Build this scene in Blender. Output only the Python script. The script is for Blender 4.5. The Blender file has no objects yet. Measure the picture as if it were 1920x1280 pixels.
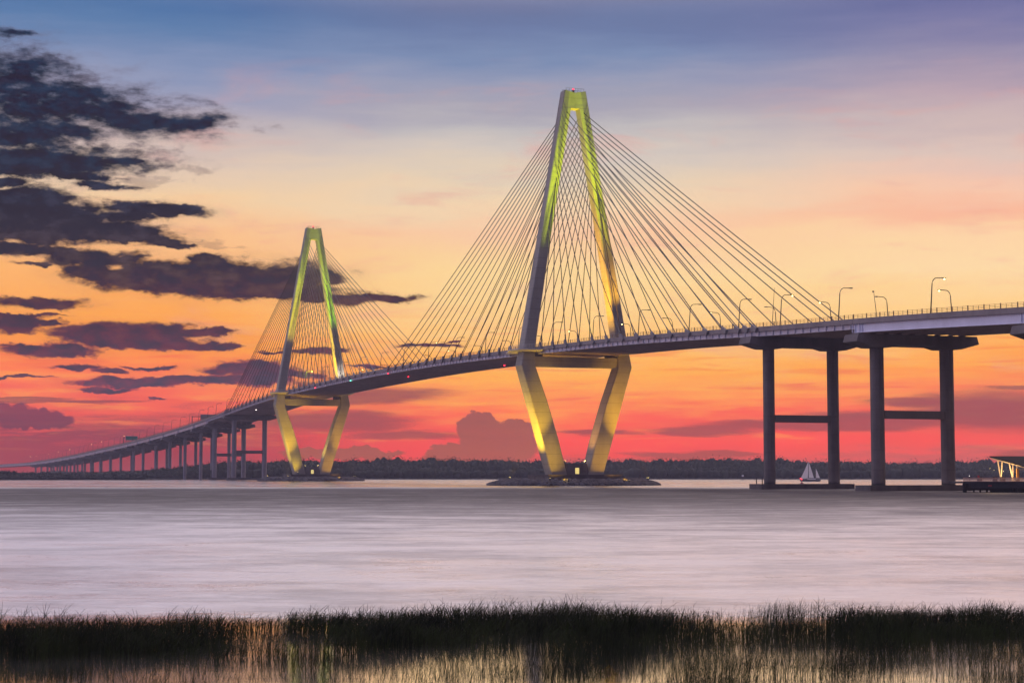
import bpy, math, random
import numpy as np
from mathutils import Vector, Matrix
random.seed(7)
rng = np.random.default_rng(11)
R = math.radians
S = bpy.context.scene
COL = S.collection

# ------------------------------------------------------------------ camera
CAM_H, PITCH, FPX = 5.18, 0.0741, 3328.5
cam_d = bpy.data.cameras.new('camera')
cam_d.sensor_width = 36.0
cam_d.lens = FPX / 1920 * 36.0
cam_d.clip_start, cam_d.clip_end = 0.5, 20000
cam = bpy.data.objects.new('camera', cam_d)
COL.objects.link(cam)
cam.location = (0, 0, CAM_H)
cam.rotation_euler = (math.pi / 2 + PITCH, 0, 0)
S.camera = cam

S.view_settings.view_transform = 'Standard'
S.view_settings.look = 'None'
S.view_settings.exposure = 0
S.view_settings.gamma = 1
S.cycles.use_denoising = True
S.cycles.max_bounces = 5
S.cycles.diffuse_bounces = 2
S.cycles.glossy_bounces = 3
S.cycles.volume_bounces = 0
S.cycles.sample_clamp_indirect = 4
S.cycles.use_light_tree = True


def lin(c):
    return tuple(((v / 255) / 12.92 if v <= 10 else ((v / 255 + .055) / 1.055) ** 2.4) for v in c)


def direction(px, py):
    """azimuth and elevation (radians) in which a detail of the sky stands"""
    a, b = (px - 960) / FPX, (640 - py) / FPX
    d = Vector((a, math.cos(PITCH) - b * math.sin(PITCH), math.sin(PITCH) + b * math.cos(PITCH))).normalized()
    return math.atan2(d.x, d.y), math.asin(d.z)


class NT:
    """tiny helper for node trees"""
    def __init__(s, tree):
        s.t = tree

    def n(s, kind, **kw):
        nd = s.t.nodes.new(kind)
        for k, v in kw.items():
            setattr(nd, k, v)
        return nd

    def put(s, sock, v):
        if isinstance(v, bpy.types.NodeSocket):
            s.t.links.new(v, sock)
        else:
            sock.default_value = v

    def m(s, op, a, b=0.0, c=None, clamp=False):
        nd = s.n('ShaderNodeMath', operation=op, use_clamp=clamp)
        s.put(nd.inputs[0], a)
        s.put(nd.inputs[1], b)
        if c is not None:
            s.put(nd.inputs[2], c)
        return nd.outputs[0]

    def v(s, op, a, b=None, c=None):
        nd = s.n('ShaderNodeVectorMath', operation=op)
        s.put(nd.inputs[0], a)
        if b is not None:
            s.put(nd.inputs[1], b)
        if c is not None:
            s.put(nd.inputs[2], c)
        return nd.outputs['Value'] if op in ('LENGTH', 'DOT_PRODUCT') else nd.outputs[0]

    def mr(s, x, a, b, c=0.0, d=1.0, smooth=True):
        nd = s.n('ShaderNodeMapRange', interpolation_type='SMOOTHSTEP' if smooth else 'LINEAR')
        s.put(nd.inputs[0], x)
        for i, q in enumerate((a, b, c, d)):
            s.put(nd.inputs[1 + i], q)
        return nd.outputs[0]

    def noise(s, vec, scale=1.0, detail=4, rough=.5, dist=0.0, color=False):
        nd = s.n('ShaderNodeTexNoise')
        s.put(nd.inputs['Vector'], vec)
        nd.inputs['Scale'].default_value = scale
        nd.inputs['Detail'].default_value = detail
        nd.inputs['Roughness'].default_value = rough
        nd.inputs['Distortion'].default_value = dist
        return nd.outputs['Color' if color else 'Fac']

    def mix(s, f, a, b, blend='MIX'):
        nd = s.n('ShaderNodeMix', data_type='RGBA', blend_type=blend)
        s.put(nd.inputs[0], f)
        for i, q in ((6, a), (7, b)):
            if isinstance(q, tuple) and len(q) == 3:
                q = q + (1,)
            s.put(nd.inputs[i], q)
        return nd.outputs[2]

    def ramp(s, x, stops):
        nd = s.n('ShaderNodeValToRGB')
        e = nd.color_ramp.elements
        stops = sorted(stops)
        while len(e) < len(stops):
            e.new(.5)
        for q, (p, c) in zip(e, stops):
            q.position = p
            q.color = tuple(c) + (1,)
        s.put(nd.inputs[0], x)
        return nd.outputs[0]


# ------------------------------------------------------------------ sky (world)
W = bpy.data.worlds.new('World')
S.world = W
W.use_nodes = True
W.node_tree.nodes.clear()
w = NT(W.node_tree)
gen = w.n('ShaderNodeTexCoord').outputs['Generated']
sep = w.n('ShaderNodeSeparateXYZ')
w.put(sep.inputs[0], gen)
dx, dy, dz = sep.outputs
az = w.m('ARCTAN2', dx, dy)
el = w.m('ARCSINE', dz)
UU = w.m('MULTIPLY', az, FPX)
WW = w.m('MULTIPLY', el, FPX)
cmb = w.n('ShaderNodeCombineXYZ')
w.put(cmb.inputs[0], UU)
w.put(cmb.inputs[1], WW)
P2 = cmb.outputs[0]

SKYGAIN = 1.0


def stops(tab):
    out = []
    for y, c in tab:
        e = direction(960, y)[1] * FPX
        out.append((min(1, max(0, e / 950)), tuple(q * SKYGAIN for q in lin(c))))
    return out


# soft waviness so that the bands of colour do not run as ruled lines
wv = w.noise(w.v('MULTIPLY', P2, (1 / 420, 1 / 70, 0)), 1, 4, .55)
wv2 = w.noise(w.v('MULTIPLY', P2, (1 / 160, 1 / 14, 0)), 1, 4, .6)
wob = w.m('ADD', w.m('MULTIPLY', w.m('SUBTRACT', wv, .5), 110), w.m('MULTIPLY', w.m('SUBTRACT', wv2, .5), w.mr(WW, 330, 120, 30, 120)))
lowfade = w.mr(WW, 0, 130, .4, 1)
el_t = w.m('DIVIDE', w.m('ADD', WW, w.m('MULTIPLY', wob, lowfade)), 950)
LEFT = [(0, (80, 114, 164)), (60, (98, 128, 172)), (140, (138, 150, 184)), (200, (165, 163, 186)), (260, (200, 182, 182)),
        (320, (226, 200, 180)), (390, (242, 206, 165)), (450, (250, 192, 140)), (520, (253, 181, 114)), (600, (253, 166, 88)),
        (660, (254, 148, 62)), (715, (254, 130, 50)), (755, (246, 110, 48)), (788, (212, 98, 62)), (812, (158, 82, 74)),
        (850, (165, 82, 94)), (880, (165, 88, 102))]
MID = [(0, (108, 118, 156)), (60, (112, 126, 166)), (110, (126, 142, 178)), (150, (150, 155, 182)), (200, (170, 165, 180)), (240, (192, 186, 188)),
       (290, (212, 199, 190)), (340, (230, 208, 182)), (385, (242, 211, 176)), (430, (249, 202, 165)), (465, (250, 206, 160)), (520, (252, 214, 155)), (600, (253, 206, 140)),
       (665, (255, 190, 112)), (725, (255, 168, 84)), (765, (255, 142, 68)), (795, (253, 114, 70)), (822, (255, 98, 84)),
       (848, (245, 94, 94)), (870, (205, 100, 102)), (886, (185, 98, 104))]
RIGHT = [(0, (102, 106, 156)), (60, (126, 124, 165)), (130, (155, 145, 172)), (200, (190, 166, 177)), (250, (206, 183, 182)), (300, (222, 196, 186)),
         (340, (235, 196, 180)), (380, (248, 199, 172)), (412, (250, 186, 156)), (450, (254, 212, 168)), (510, (254, 218, 168)), (590, (255, 206, 138)), (640, (255, 186, 108)),
         (700, (255, 158, 84)), (752, (255, 132, 72)), (795, (250, 106, 76)), (828, (255, 98, 98)), (855, (215, 106, 106)),
         (885, (190, 100, 106))]
cL, cM, cR = w.ramp(el_t, stops(LEFT)), w.ramp(el_t, stops(MID)), w.ramp(el_t, stops(RIGHT))
skyc = w.mix(w.mr(UU, -680, -60), cL, cM)
skyc = w.mix(w.mr(UU, 200, 900), skyc, cR)

# fine streaks low down: coral over orange and orange over coral
st = w.noise(w.v('ADD', w.v('MULTIPLY', P2, (1 / 230, 1 / 17, 0)), (3.3, 9.1, 0)), 1, 6, .62, .5)
stz = w.m('MULTIPLY', w.mr(WW, 30, 80), w.mr(WW, 330, 180))
skyc = w.mix(w.m('MULTIPLY', w.m('MULTIPLY', w.mr(st, .50, .68), stz), .55), skyc, lin((236, 98, 84)))
skyc = w.mix(w.m('MULTIPLY', w.m('MULTIPLY', w.mr(st, .48, .32), stz), .40), skyc, lin((255, 172, 96)))

# thin cirrus, tinted, drawn out along the wind
cir = w.noise(w.v('MULTIPLY', P2, (1 / 330, 1 / 75, 0)), 1, 6, .62, .6)
cirm = w.m('MULTIPLY', w.mr(cir, .52, .72), w.mr(WW, 60, 200))
cirm = w.m('MULTIPLY', cirm, w.mr(WW, 820, 620))
skyc = w.mix(w.m('MULTIPLY', cirm, .42), skyc, lin((226, 158, 150)))


def blobs(lst, vec, stretch=1.0):
    """smallest elliptical distance to any cloud body in lst"""
    cur = None
    for (px, py, rx, ry) in lst:
        a, e = direction(px, py)
        q = w.v('MULTIPLY_ADD', vec, (1 / rx, 1 / ry, 0), (-a * FPX / rx, -e * FPX / ry, 0))
        d = w.v('LENGTH', q)
        cur = d if cur is None else w.m('SMOOTH_MIN', cur, d, .25)
    return cur


def warp(vec, sx, sy, ax, ay, detail, seed):
    n = w.noise(w.v('ADD', w.v('MULTIPLY', vec, (1 / sx, 1 / sy, 0)), (seed, seed * .7, seed * .3)), 1, detail, .6, 0, True)
    return w.v('ADD', vec, w.v('MULTIPLY', w.v('SUBTRACT', n, (.5, .5, .5)), (ax, ay, 0)))


# low mauve banks and streaks near the horizon
BANKS = [(895, 800, 42, 34), (935, 836, 78, 40), (868, 858, 80, 26), (972, 806, 30, 24), (840, 880, 260, 14), (640, 850, 120, 12)]
STREAKS = [(1860, 772, 170, 40), (1720, 752, 110, 12), (1500, 795, 190, 13), (1330, 806, 110, 11), (1120, 812, 90, 7), (1290, 852, 120, 7),
           (1900, 727, 70, 6), (1640, 790, 150, 20), (700, 742, 120, 17), (640, 790, 160, 20), (760, 815, 110, 10), (1895, 852, 46, 11),
           (560, 790, 120, 14), (1350, 850, 60, 6), (120, 752, 160, 4), (60, 746, 90, 3)]
vb = warp(P2, 46, 40, 44, 44, 6, 3.1)
vs = warp(P2, 190, 26, 220, 30, 5, 8.3)
bm = w.mr(blobs(BANKS, vb), 1.04, .90)
sm = w.m('MULTIPLY', w.mr(blobs(STREAKS, vs), 1.35, .55), .86)
skyc = w.mix(sm, skyc, w.ramp(el_t, [(0, lin((178, 98, 102))), (.06, lin((172, 92, 82))), (.13, lin((150, 84, 74))), (.2, lin((176, 110, 84)))]))
skyc = w.mix(w.m('MULTIPLY', bm, .93), skyc, w.ramp(el_t, [(0, lin((188, 100, 100))), (.04, lin((172, 102, 94))), (.13, lin((158, 94, 88)))]))
LOWCU = [(8, 776, 34, 20), (48, 782, 40, 18), (36, 766, 15, 11), (98, 783, 24, 14), (84, 772, 11, 10), (120, 787, 20, 9), (60, 796, 70, 9)]
vq = warp(P2, 20, 18, 26, 26, 5, 5.7)
skyc = w.mix(w.m('MULTIPLY', w.mr(blobs(LOWCU, vq), 1.15, .7), .8), skyc, lin((108, 72, 74)))

# the dark broken clouds on the left
DARK = [(18, 140, 80, 36), (85, 168, 62, 34), (128, 196, 100, 36), (50, 205, 90, 46), (190, 205, 70, 24), (250, 226, 110, 24), (335, 228, 60, 14), (375, 226, 30, 9),
        (90, 246, 110, 18), (30, 262, 70, 14), (30, 62, 22, 6),
        (100, 298, 150, 22), (215, 300, 55, 8), (60, 316, 120, 16), (150, 332, 60, 7), (200, 350, 44, 6), (10, 340, 40, 8),
        (40, 376, 110, 24), (60, 415, 150, 36), (150, 436, 150, 16), (260, 449, 66, 7), (285, 393, 86, 13), (340, 390, 42, 9), (225, 408, 56, 11),
        (20, 464, 110, 9), (318, 461, 52, 5), (110, 470, 40, 8),
        (172, 484, 86, 17), (70, 496, 32, 6), (180, 512, 46, 24), (238, 484, 30, 7),
        (300, 520, 130, 24), (420, 520, 150, 32), (376, 488, 34, 14), (395, 494, 24, 12), (530, 518, 100, 24), (605, 524, 44, 12), (330, 540, 100, 14), (500, 548, 130, 14),
        (650, 560, 56, 12), (715, 557, 56, 9), (600, 562, 60, 8),
        (78, 568, 76, 10), (22, 562, 36, 7), (40, 604, 62, 15), (100, 603, 30, 6), (50, 590, 60, 3),
        (230, 622, 110, 17), (375, 622, 66, 7), (250, 640, 110, 14), (330, 648, 100, 9), (425, 650, 36, 5), (110, 656, 76, 12), (50, 648, 30, 6),
        (130, 687, 42, 6), (202, 695, 30, 5), (272, 686, 40, 4), (40, 706, 56, 3),
        (232, 718, 90, 9), (205, 731, 40, 4), (320, 712, 70, 7), (470, 694, 76, 13), (430, 714, 130, 9), (540, 700, 60, 10),
        (296, 745, 18, 2), (600, 656, 60, 6), (520, 664, 26, 3), (818, 648, 44, 4), (850, 640, 20, 2), (690, 690, 30, 3)]
WISPS = [(415, 234, 60, 8), (305, 292, 40, 16), (335, 318, 40, 8), (290, 340, 60, 9), (150, 150, 60, 12), (215, 192, 50, 14), (40, 110, 70, 14), (250, 395, 50, 10), (380, 455, 40, 5), (160, 378, 60, 16), (120, 262, 120, 10), (420, 462, 50, 4)]
DARK = [(a_, b_, c_ * 1.12, d_ * (1.18 if b_ < 480 else 1.06)) for a_, b_, c_, d_ in DARK]
vd = warp(P2, 110, 42, 100, 34, 5, 1.3)
vd = warp(vd, 24, 14, 22, 16, 5, 4.4)
dd = blobs(DARK, vd)
fb = w.noise(w.v('MULTIPLY', P2, (1 / 60, 1 / 26, 0)), 1, 6, .62)
hi = w.mr(WW, 480, 700)                       # the upper clouds are more broken up
dens = w.m('ADD', dd, w.m('MULTIPLY', w.m('SUBTRACT', fb, .5), w.m('ADD', 1.5, w.m('MULTIPLY', hi, 1.9))))
dm = w.mr(dens, w.m('ADD', 1.22, w.m('MULTIPLY', hi, .36)), w.m('SUBTRACT', .76, w.m('MULTIPLY', hi, .42)))
dcol = w.ramp(w.m('DIVIDE', WW, 950), [(.12, lin((112, 66, 62))), (.2, lin((102, 62, 62))), (.28, lin((96, 62, 64))), (.40, lin((76, 62, 68))), (.50, lin((56, 52, 66))),
                                       (.62, lin((46, 52, 70))), (.8, lin((38, 48, 70))), (1, lin((44, 60, 92)))])
lit = w.mr(w.noise(w.v('MULTIPLY', P2, (1 / 44, 1 / 22, 0)), 1, 5, .6), .36, .72, .72, 1.5)
dcol = w.v('MULTIPLY', dcol, lit)
veil = w.mr(dens, w.m('ADD', 1.75, w.m('MULTIPLY', hi, .35)), .8)
skyc = w.mix(w.m('MULTIPLY', veil, w.m('ADD', .22, w.m('MULTIPLY', hi, .16))), skyc, w.mix(.5, dcol, lin((150, 118, 122))))
wsp = w.m('ADD', blobs(WISPS, vd), w.m('MULTIPLY', w.m('SUBTRACT', fb, .5), 5.5))
skyc = w.mix(w.m('MULTIPLY', w.mr(wsp, 1.3, .3), .34), skyc, w.mix(.45, dcol, lin((150, 118, 122))))
skyc = w.mix(dm, skyc, dcol)

HAZE = 1.15e-4
air = w.m('MINIMUM', w.m('DIVIDE', 195.0, w.m('MAXIMUM', dz, .01)), 3800.0)
thick = w.m('EXPONENT', w.m('MULTIPLY', air, HAZE))
skyc = w.v('SUBTRACT', w.v('MULTIPLY', skyc, thick), w.v('MULTIPLY', w.m('SUBTRACT', thick, 1.0), (.27, .215, .32)))
skyc = w.v('MAXIMUM', skyc, (.004, .004, .008))

# overhead, out of the picture: added bright sky in front to lighten the water, dull blue dusk behind
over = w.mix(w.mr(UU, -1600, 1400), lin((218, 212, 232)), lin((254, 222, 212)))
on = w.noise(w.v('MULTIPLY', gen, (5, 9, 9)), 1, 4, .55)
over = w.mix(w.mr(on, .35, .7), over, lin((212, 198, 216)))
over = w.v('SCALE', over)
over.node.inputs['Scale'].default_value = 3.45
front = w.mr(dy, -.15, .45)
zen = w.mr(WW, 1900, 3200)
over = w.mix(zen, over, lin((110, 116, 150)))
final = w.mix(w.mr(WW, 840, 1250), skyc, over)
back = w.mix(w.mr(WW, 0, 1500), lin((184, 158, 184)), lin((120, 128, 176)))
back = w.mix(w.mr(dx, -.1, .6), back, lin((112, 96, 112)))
back = w.mix(w.m('MULTIPLY', w.mr(dx, .1, -.8), w.mr(WW, 2600, 200)), back, lin((188, 178, 214)))  # unseen sky brightened to the left behind to light the girders
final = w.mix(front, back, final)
below = w.mr(WW, -40, -4)
final = w.mix(below, lin((60, 50, 60)), final)
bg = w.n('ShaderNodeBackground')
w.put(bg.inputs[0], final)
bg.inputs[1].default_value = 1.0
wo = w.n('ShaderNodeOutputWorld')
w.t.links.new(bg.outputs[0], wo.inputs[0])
W.cycles.sampling_method = 'MANUAL'
W.cycles.sample_map_resolution = 1024

# ------------------------------------------------------------------ materials
MAT = {}


def material(name, base, rough=.7, metal=0.0, spec=.4, noise=None, emit=None, seam=None, bump=0.0, tide=False):
    """base colour with patchy wear; seam = spacing in metres of horizontal pour lines"""
    m = bpy.data.materials.new(name)
    m.use_nodes = True
    t = NT(m.node_tree)
    b = m.node_tree.nodes['Principled BSDF']
    b.inputs['Roughness'].default_value = rough
    b.inputs['Metallic'].default_value = metal
    b.inputs['Specular IOR Level'].default_value = spec
    obj = t.n('ShaderNodeTexCoord').outputs['Object']
    base = tuple(base)
    col = None
    if noise:
        sc, amt = noise
        n1 = t.noise(obj, sc, 6, .62)
        n2 = t.noise(t.v('MULTIPLY', obj, (sc * 3, sc * 3, sc * .3)), 1, 5, .6)
        f = t.m('ADD', t.m('MULTIPLY', n1, .6), t.m('MULTIPLY', n2, .4))
        col = t.mix(t.mr(f, .3, .7), tuple(c * (1 - amt) for c in base), tuple(min(1, c * (1 + amt)) for c in base))
    if seam:
        sp = t.n('ShaderNodeSeparateXYZ')
        t.put(sp.inputs[0], obj)
        fr = t.m('FRACT', t.m('DIVIDE', sp.outputs[2], seam))
        ln = t.m('LESS_THAN', fr, .045)
        bd = t.noise(t.v('MULTIPLY', obj, (0, 0, 1 / seam)), 1, 0)
        col = t.mix(t.m('MULTIPLY', ln, .38 if seam < 5 else .2), col if col else base, tuple(c * .25 for c in base))
    if tide:
        sp = t.n('ShaderNodeSeparateXYZ')
        t.put(sp.inputs[0], obj)
        zz = t.m('ADD', sp.outputs[2], t.m('MULTIPLY', t.noise(obj, .9, 4, .6), 1.6))
        col = t.mix(t.mr(zz, 3.6, 2.4), col, (.022, .022, .016))
        dr = t.noise(t.v('MULTIPLY', obj, (1.1, 1.1, .03)), 1, 4, .6)
        col = t.mix(t.m('MULTIPLY', t.mr(dr, .54, .74), .5), col, tuple(c * .45 for c in base))
    if col is not None:
        t.put(b.inputs['Base Color'], col)
    else:
        b.inputs['Base Color'].default_value = base + (1,)
    if bump:
        bn = t.n('ShaderNodeBump')
        bn.inputs['Distance'].default_value = bump
        bn.inputs['Strength'].default_value = .6
        t.put(bn.inputs['Height'], t.noise(obj, 1.3, 5, .6))
        t.put(b.inputs['Normal'], bn.outputs[0])
    if emit:
        b.inputs['Emission Color'].default_value = tuple(emit[0]) + (1,)
        b.inputs['Emission Strength'].default_value = emit[1]
        m.cycles.emission_sampling = 'NONE' if emit[1] > 0 and len(emit) < 3 else 'AUTO'
    MAT[name] = m
    return m


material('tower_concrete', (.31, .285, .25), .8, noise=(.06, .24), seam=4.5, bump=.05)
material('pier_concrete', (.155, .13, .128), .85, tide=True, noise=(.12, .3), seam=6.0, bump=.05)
material('hazed_concrete', (.30, .275, .30), .85, noise=(.1, .2))  # left pier columns, with the haze over them put into the colour
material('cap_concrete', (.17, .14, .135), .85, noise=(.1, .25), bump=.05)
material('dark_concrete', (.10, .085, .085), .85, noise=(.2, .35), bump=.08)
material('parapet_concrete', (.30, .25, .24), .85, noise=(.15, .2))
material('girder_paint', (.58, .54, .60), .5, noise=(.12, .12))
material('blue_white_paint', (.78, .77, .90), .5, noise=(.1, .08))
material('soffit', (.58, .45, .43), .9, noise=(.1, .2))
material('asphalt', (.05, .05, .05), .9)
material('platform_white', (.55, .52, .48), .7, noise=(.2, .1))
material('cable_steel', (.03, .021, .015), .5)
material('dark_steel', (.035, .033, .032), .6)
material('grey_steel', (.22, .21, .22), .5)
material('glow_bronze_rail', (.30, .17, .07), .5)  # bronze brown with the sodium lamps' orange glow put into the colour
material('rock', (.13, .12, .125), .9, noise=(.22, .6), bump=.2)
material('land', (.03, .03, .022), .95, noise=(.02, .3))
material('foliage', (.045, .055, .03), .9, noise=(.05, .45))
material('foliage_dark', (.009, .012, .007), .9, noise=(.08, .4))
material('sail', (.9, .88, .9), .8, noise=(.6, .05))
_m = MAT['sail']
_t = NT(_m.node_tree)
_tr, _mx = _t.n('ShaderNodeBsdfTranslucent'), _t.n('ShaderNodeMixShader')
_tr.inputs[0].default_value = (.9, .88, .88, 1)
_mx.inputs[0].default_value = .5
_m.node_tree.links.new(_m.node_tree.nodes['Principled BSDF'].outputs[0], _mx.inputs[1])
_m.node_tree.links.new(_tr.outputs[0], _mx.inputs[2])
_m.node_tree.links.new(_mx.outputs[0], _m.node_tree.nodes['Material Output'].inputs[0])
material('hull', (.12, .12, .15), .4)
material('mast', (.4, .38, .36), .5)
material('roof_metal', (.012, .007, .012), .8, spec=.08, noise=(.4, .15))
material('timber_pale', (.62, .50, .36), .7, noise=(.8, .15))
material('orange_paint', (.75, .34, .05), .6)
material('dock_dark', (.035, .035, .045), .8, noise=(.4, .3))
material('dock_black', (.012, .012, .014), .9)
material('rail_lamplit', (.80, .50, .38), .6)  # warm lamplight on the dock railing put into its base colour
material('sign_back', (.30, .29, .28), .5, noise=(.5, .1))
material('sign_green', (.02, .22, .14), .5)
material('sign_border', (.45, .55, .5), .5)
material('red_plate', (.45, .05, .06), .5)
material('lens_off', (.30, .28, .24), .3)
material('lens_warm', (.9, .8, .5), .3, emit=(lin((255, 226, 140)), 8))
material('lens_white', (.9, .9, .9), .3, emit=(lin((255, 240, 225)), 16))
material('lens_flood', (.9, .8, .4), .3, emit=(lin((255, 225, 130)), 10))
material('lens_red', (.8, .1, .1), .3, emit=((1, .02, .05), 5))
material('lens_green', (.1, .8, .4), .3, emit=((.1, .9, .5), 5))
material('door_lit', (.9, .8, .5), .4, emit=(lin((255, 226, 120)), .8))
material('deck_strip', (.9, .8, .5), .4, emit=(lin((255, 190, 90)), 2.2))


# ------------------------------------------------------------------ mesh helpers
class MB:
    def __init__(s):
        s.v, s.f = [], []

    def add(s, vs, fs):
        o = len(s.v)
        s.v += [tuple(q) for q in vs]
        s.f += [tuple(o + i for i in q) for q in fs]
        return s

    def box(s, a, b):
        (x0, y0, z0), (x1, y1, z1) = a, b
        return s.add([(x0, y0, z0), (x1, y0, z0), (x1, y1, z0), (x0, y1, z0), (x0, y0, z1), (x1, y0, z1), (x1, y1, z1), (x0, y1, z1)],
                     [(0, 3, 2, 1), (4, 5, 6, 7), (0, 1, 5, 4), (1, 2, 6, 5), (2, 3, 7, 6), (3, 0, 4, 7)])

    def loft(s, rings, cap=True):
        n = len(rings[0])
        vs = [q for r in rings for q in r]
        fs = [(i * n + j, i * n + (j + 1) % n, (i + 1) * n + (j + 1) % n, (i + 1) * n + j) for i in range(len(rings) - 1) for j in range(n)]
        if cap:
            fs += [tuple(range(n))[::-1], tuple((len(rings) - 1) * n + j for j in range(n))]
        return s.add(vs, fs)

    def prism(s, poly, axis, a, b):
        """2-D polygon pushed along an axis: 0 -> (y,z) poly, 1 -> (x,z), 2 -> (x,y)"""
        def pt(q, k):
            return ((k, q[0], q[1]), (q[0], k, q[1]), (q[0], q[1], k))[axis]
        return s.loft([[pt(q, a) for q in poly], [pt(q, b) for q in poly]])

    def tube(s, pts, r, n=6, cap=True):
        pts = [Vector(p) for p in pts]
        rs = r if isinstance(r, (list, tuple)) else [r] * len(pts)
        rings = []
        for i, p in enumerate(pts):
            d = (pts[min(i + 1, len(pts) - 1)] - pts[max(i - 1, 0)]).normalized()
            up = Vector((0, 0, 1)) if abs(d.z) < .95 else Vector((1, 0, 0))
            a = d.cross(up).normalized()
            b = a.cross(d)
            rings.append([tuple(p + (a * math.cos(t) + b * math.sin(t)) * rs[i]) for t in [2 * math.pi * k / n for k in range(n)]])
        return s.loft(rings, cap)

    def ball(s, c, r, n=8, m=6, squash=1.0):
        rings = []
        for i in range(m + 1):
            t = math.pi * i / m
            rr = max(r * math.sin(t), 1e-4)
            rings.append([(c[0] + rr * math.cos(2 * math.pi * k / n), c[1] + rr * math.sin(2 * math.pi * k / n), c[2] - r * math.cos(t) * squash) for k in range(n)])
        return s.loft(rings)

    def build(s, name, mat, parent=None, smooth=False):
        me = bpy.data.meshes.new(name)
        me.from_pydata(s.v, [], s.f)
        me.update()
        me.materials.append(MAT[mat])
        if smooth:
            me.polygons.foreach_set('use_smooth', [True] * len(me.polygons))
        o = bpy.data.objects.new(name, me)
        COL.objects.link(o)
        if parent is not None:
            o.parent = parent
        return o


def tag(o, label=None, cat=None, group=None, kind=None):
    if label:
        o['label'] = label
    if cat:
        o['category'] = cat
    if group:
        o['group'] = group
    if kind:
        o['kind'] = kind
    return o


def thing(name, label, cat, loc=(0, 0, 0), rz=0.0, group=None):
    o = bpy.data.objects.new(name, None)
    COL.objects.link(o)
    o.location = loc
    o.rotation_euler = (0, 0, rz)
    return tag(o, label, cat, group)


def dup(root, loc, rz=None, label=None, group=None):
    r = root.copy()
    COL.objects.link(r)
    r.location = loc
    if rz is not None:
        r.rotation_euler = (0, 0, rz)
    if label:
        r['label'] = label
    if group:
        r['group'] = group
    for ch in list(root.children):
        c = ch.copy()
        COL.objects.link(c)
        c.parent = r
        for g in list(ch.children):
            d = g.copy()
            COL.objects.link(d)
            d.parent = c
    return r


ORD = ['first', 'second', 'third', 'fourth', 'fifth', 'sixth', 'seventh', 'eighth', 'ninth', 'tenth', 'eleventh', 'twelfth', 'thirteenth',
       'fourteenth', 'fifteenth', 'sixteenth', 'seventeenth', 'eighteenth', 'nineteenth', 'twentieth']


def ordw(n):
    if n < 20:
        return ORD[n]
    return {2: 'twenty', 3: 'thirty', 4: 'forty', 5: 'fifty'}[(n + 1) // 10] + '-' + ORD[(n + 1) % 10 - 1] if (n + 1) % 10 else {3: 'thirtieth', 4: 'fortieth', 5: 'fiftieth'}[(n + 1) // 10]


# ------------------------------------------------------------------ bridge frame: s along the bridge (towards the right), v across it
AZ = 0.358
X1, Y1 = 27.26, 780.05
SPAN = 471.0


def P(s, v=0.0, z=0.0):
    return (X1 + math.sin(AZ) * s + math.cos(AZ) * v, Y1 - math.cos(AZ) * s + math.sin(AZ) * v, z)


PROF = [(-3300, 20.6), (-2868, 21.4), (-2147, 22.8), (-1659, 28.4), (-1400, 33.0), (-1192, 37.0), (-980, 42.2), (-821, 47.0), (-697, 52.0), (-590, 56.7),
        (-504, 59.6), (-430, 60.9), (-330, 61.9), (-235, 62.3), (-129, 61.6), (-41, 60.0), (4, 58.95), (91, 56.8), (156, 54.3), (211, 51.9), (281, 49.3),
        (345, 46.4), (420, 42.8), (520, 37.8)]
_ps, _pz = np.array([p[0] for p in PROF], float), np.array([p[1] for p in PROF], float)
_dl = np.diff(_pz) / np.diff(_ps)
_tg = np.concatenate([[_dl[0]], (_dl[1:] + _dl[:-1]) / 2, [_dl[-1]]])


def zroad(s):
    i = int(np.clip(np.searchsorted(_ps, s) - 1, 0, len(_ps) - 2))
    h = _ps[i + 1] - _ps[i]
    t = (s - _ps[i]) / h
    return float((2 * t**3 - 3 * t**2 + 1) * _pz[i] + (t**3 - 2 * t**2 + t) * h * _tg[i] + (-2 * t**3 + 3 * t**2) * _pz[i + 1] + (t**3 - t**2) * h * _tg[i + 1])


# in a bridge thing's local frame x = v and y = -s
def sweep(mb, poly, s0, s1, step=8.0):
    n = max(2, int(abs(s1 - s0) / step) + 1)
    mb.loft([[(x, -s, zroad(s) + z) for (x, z) in poly] for s in np.linspace(s0, s1, n)])


def rect(x0, x1, z0, z1):
    return [(x0, z0), (x1, z0), (x1, z1), (x0, z1)]


EDGE = 19.2


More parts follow.
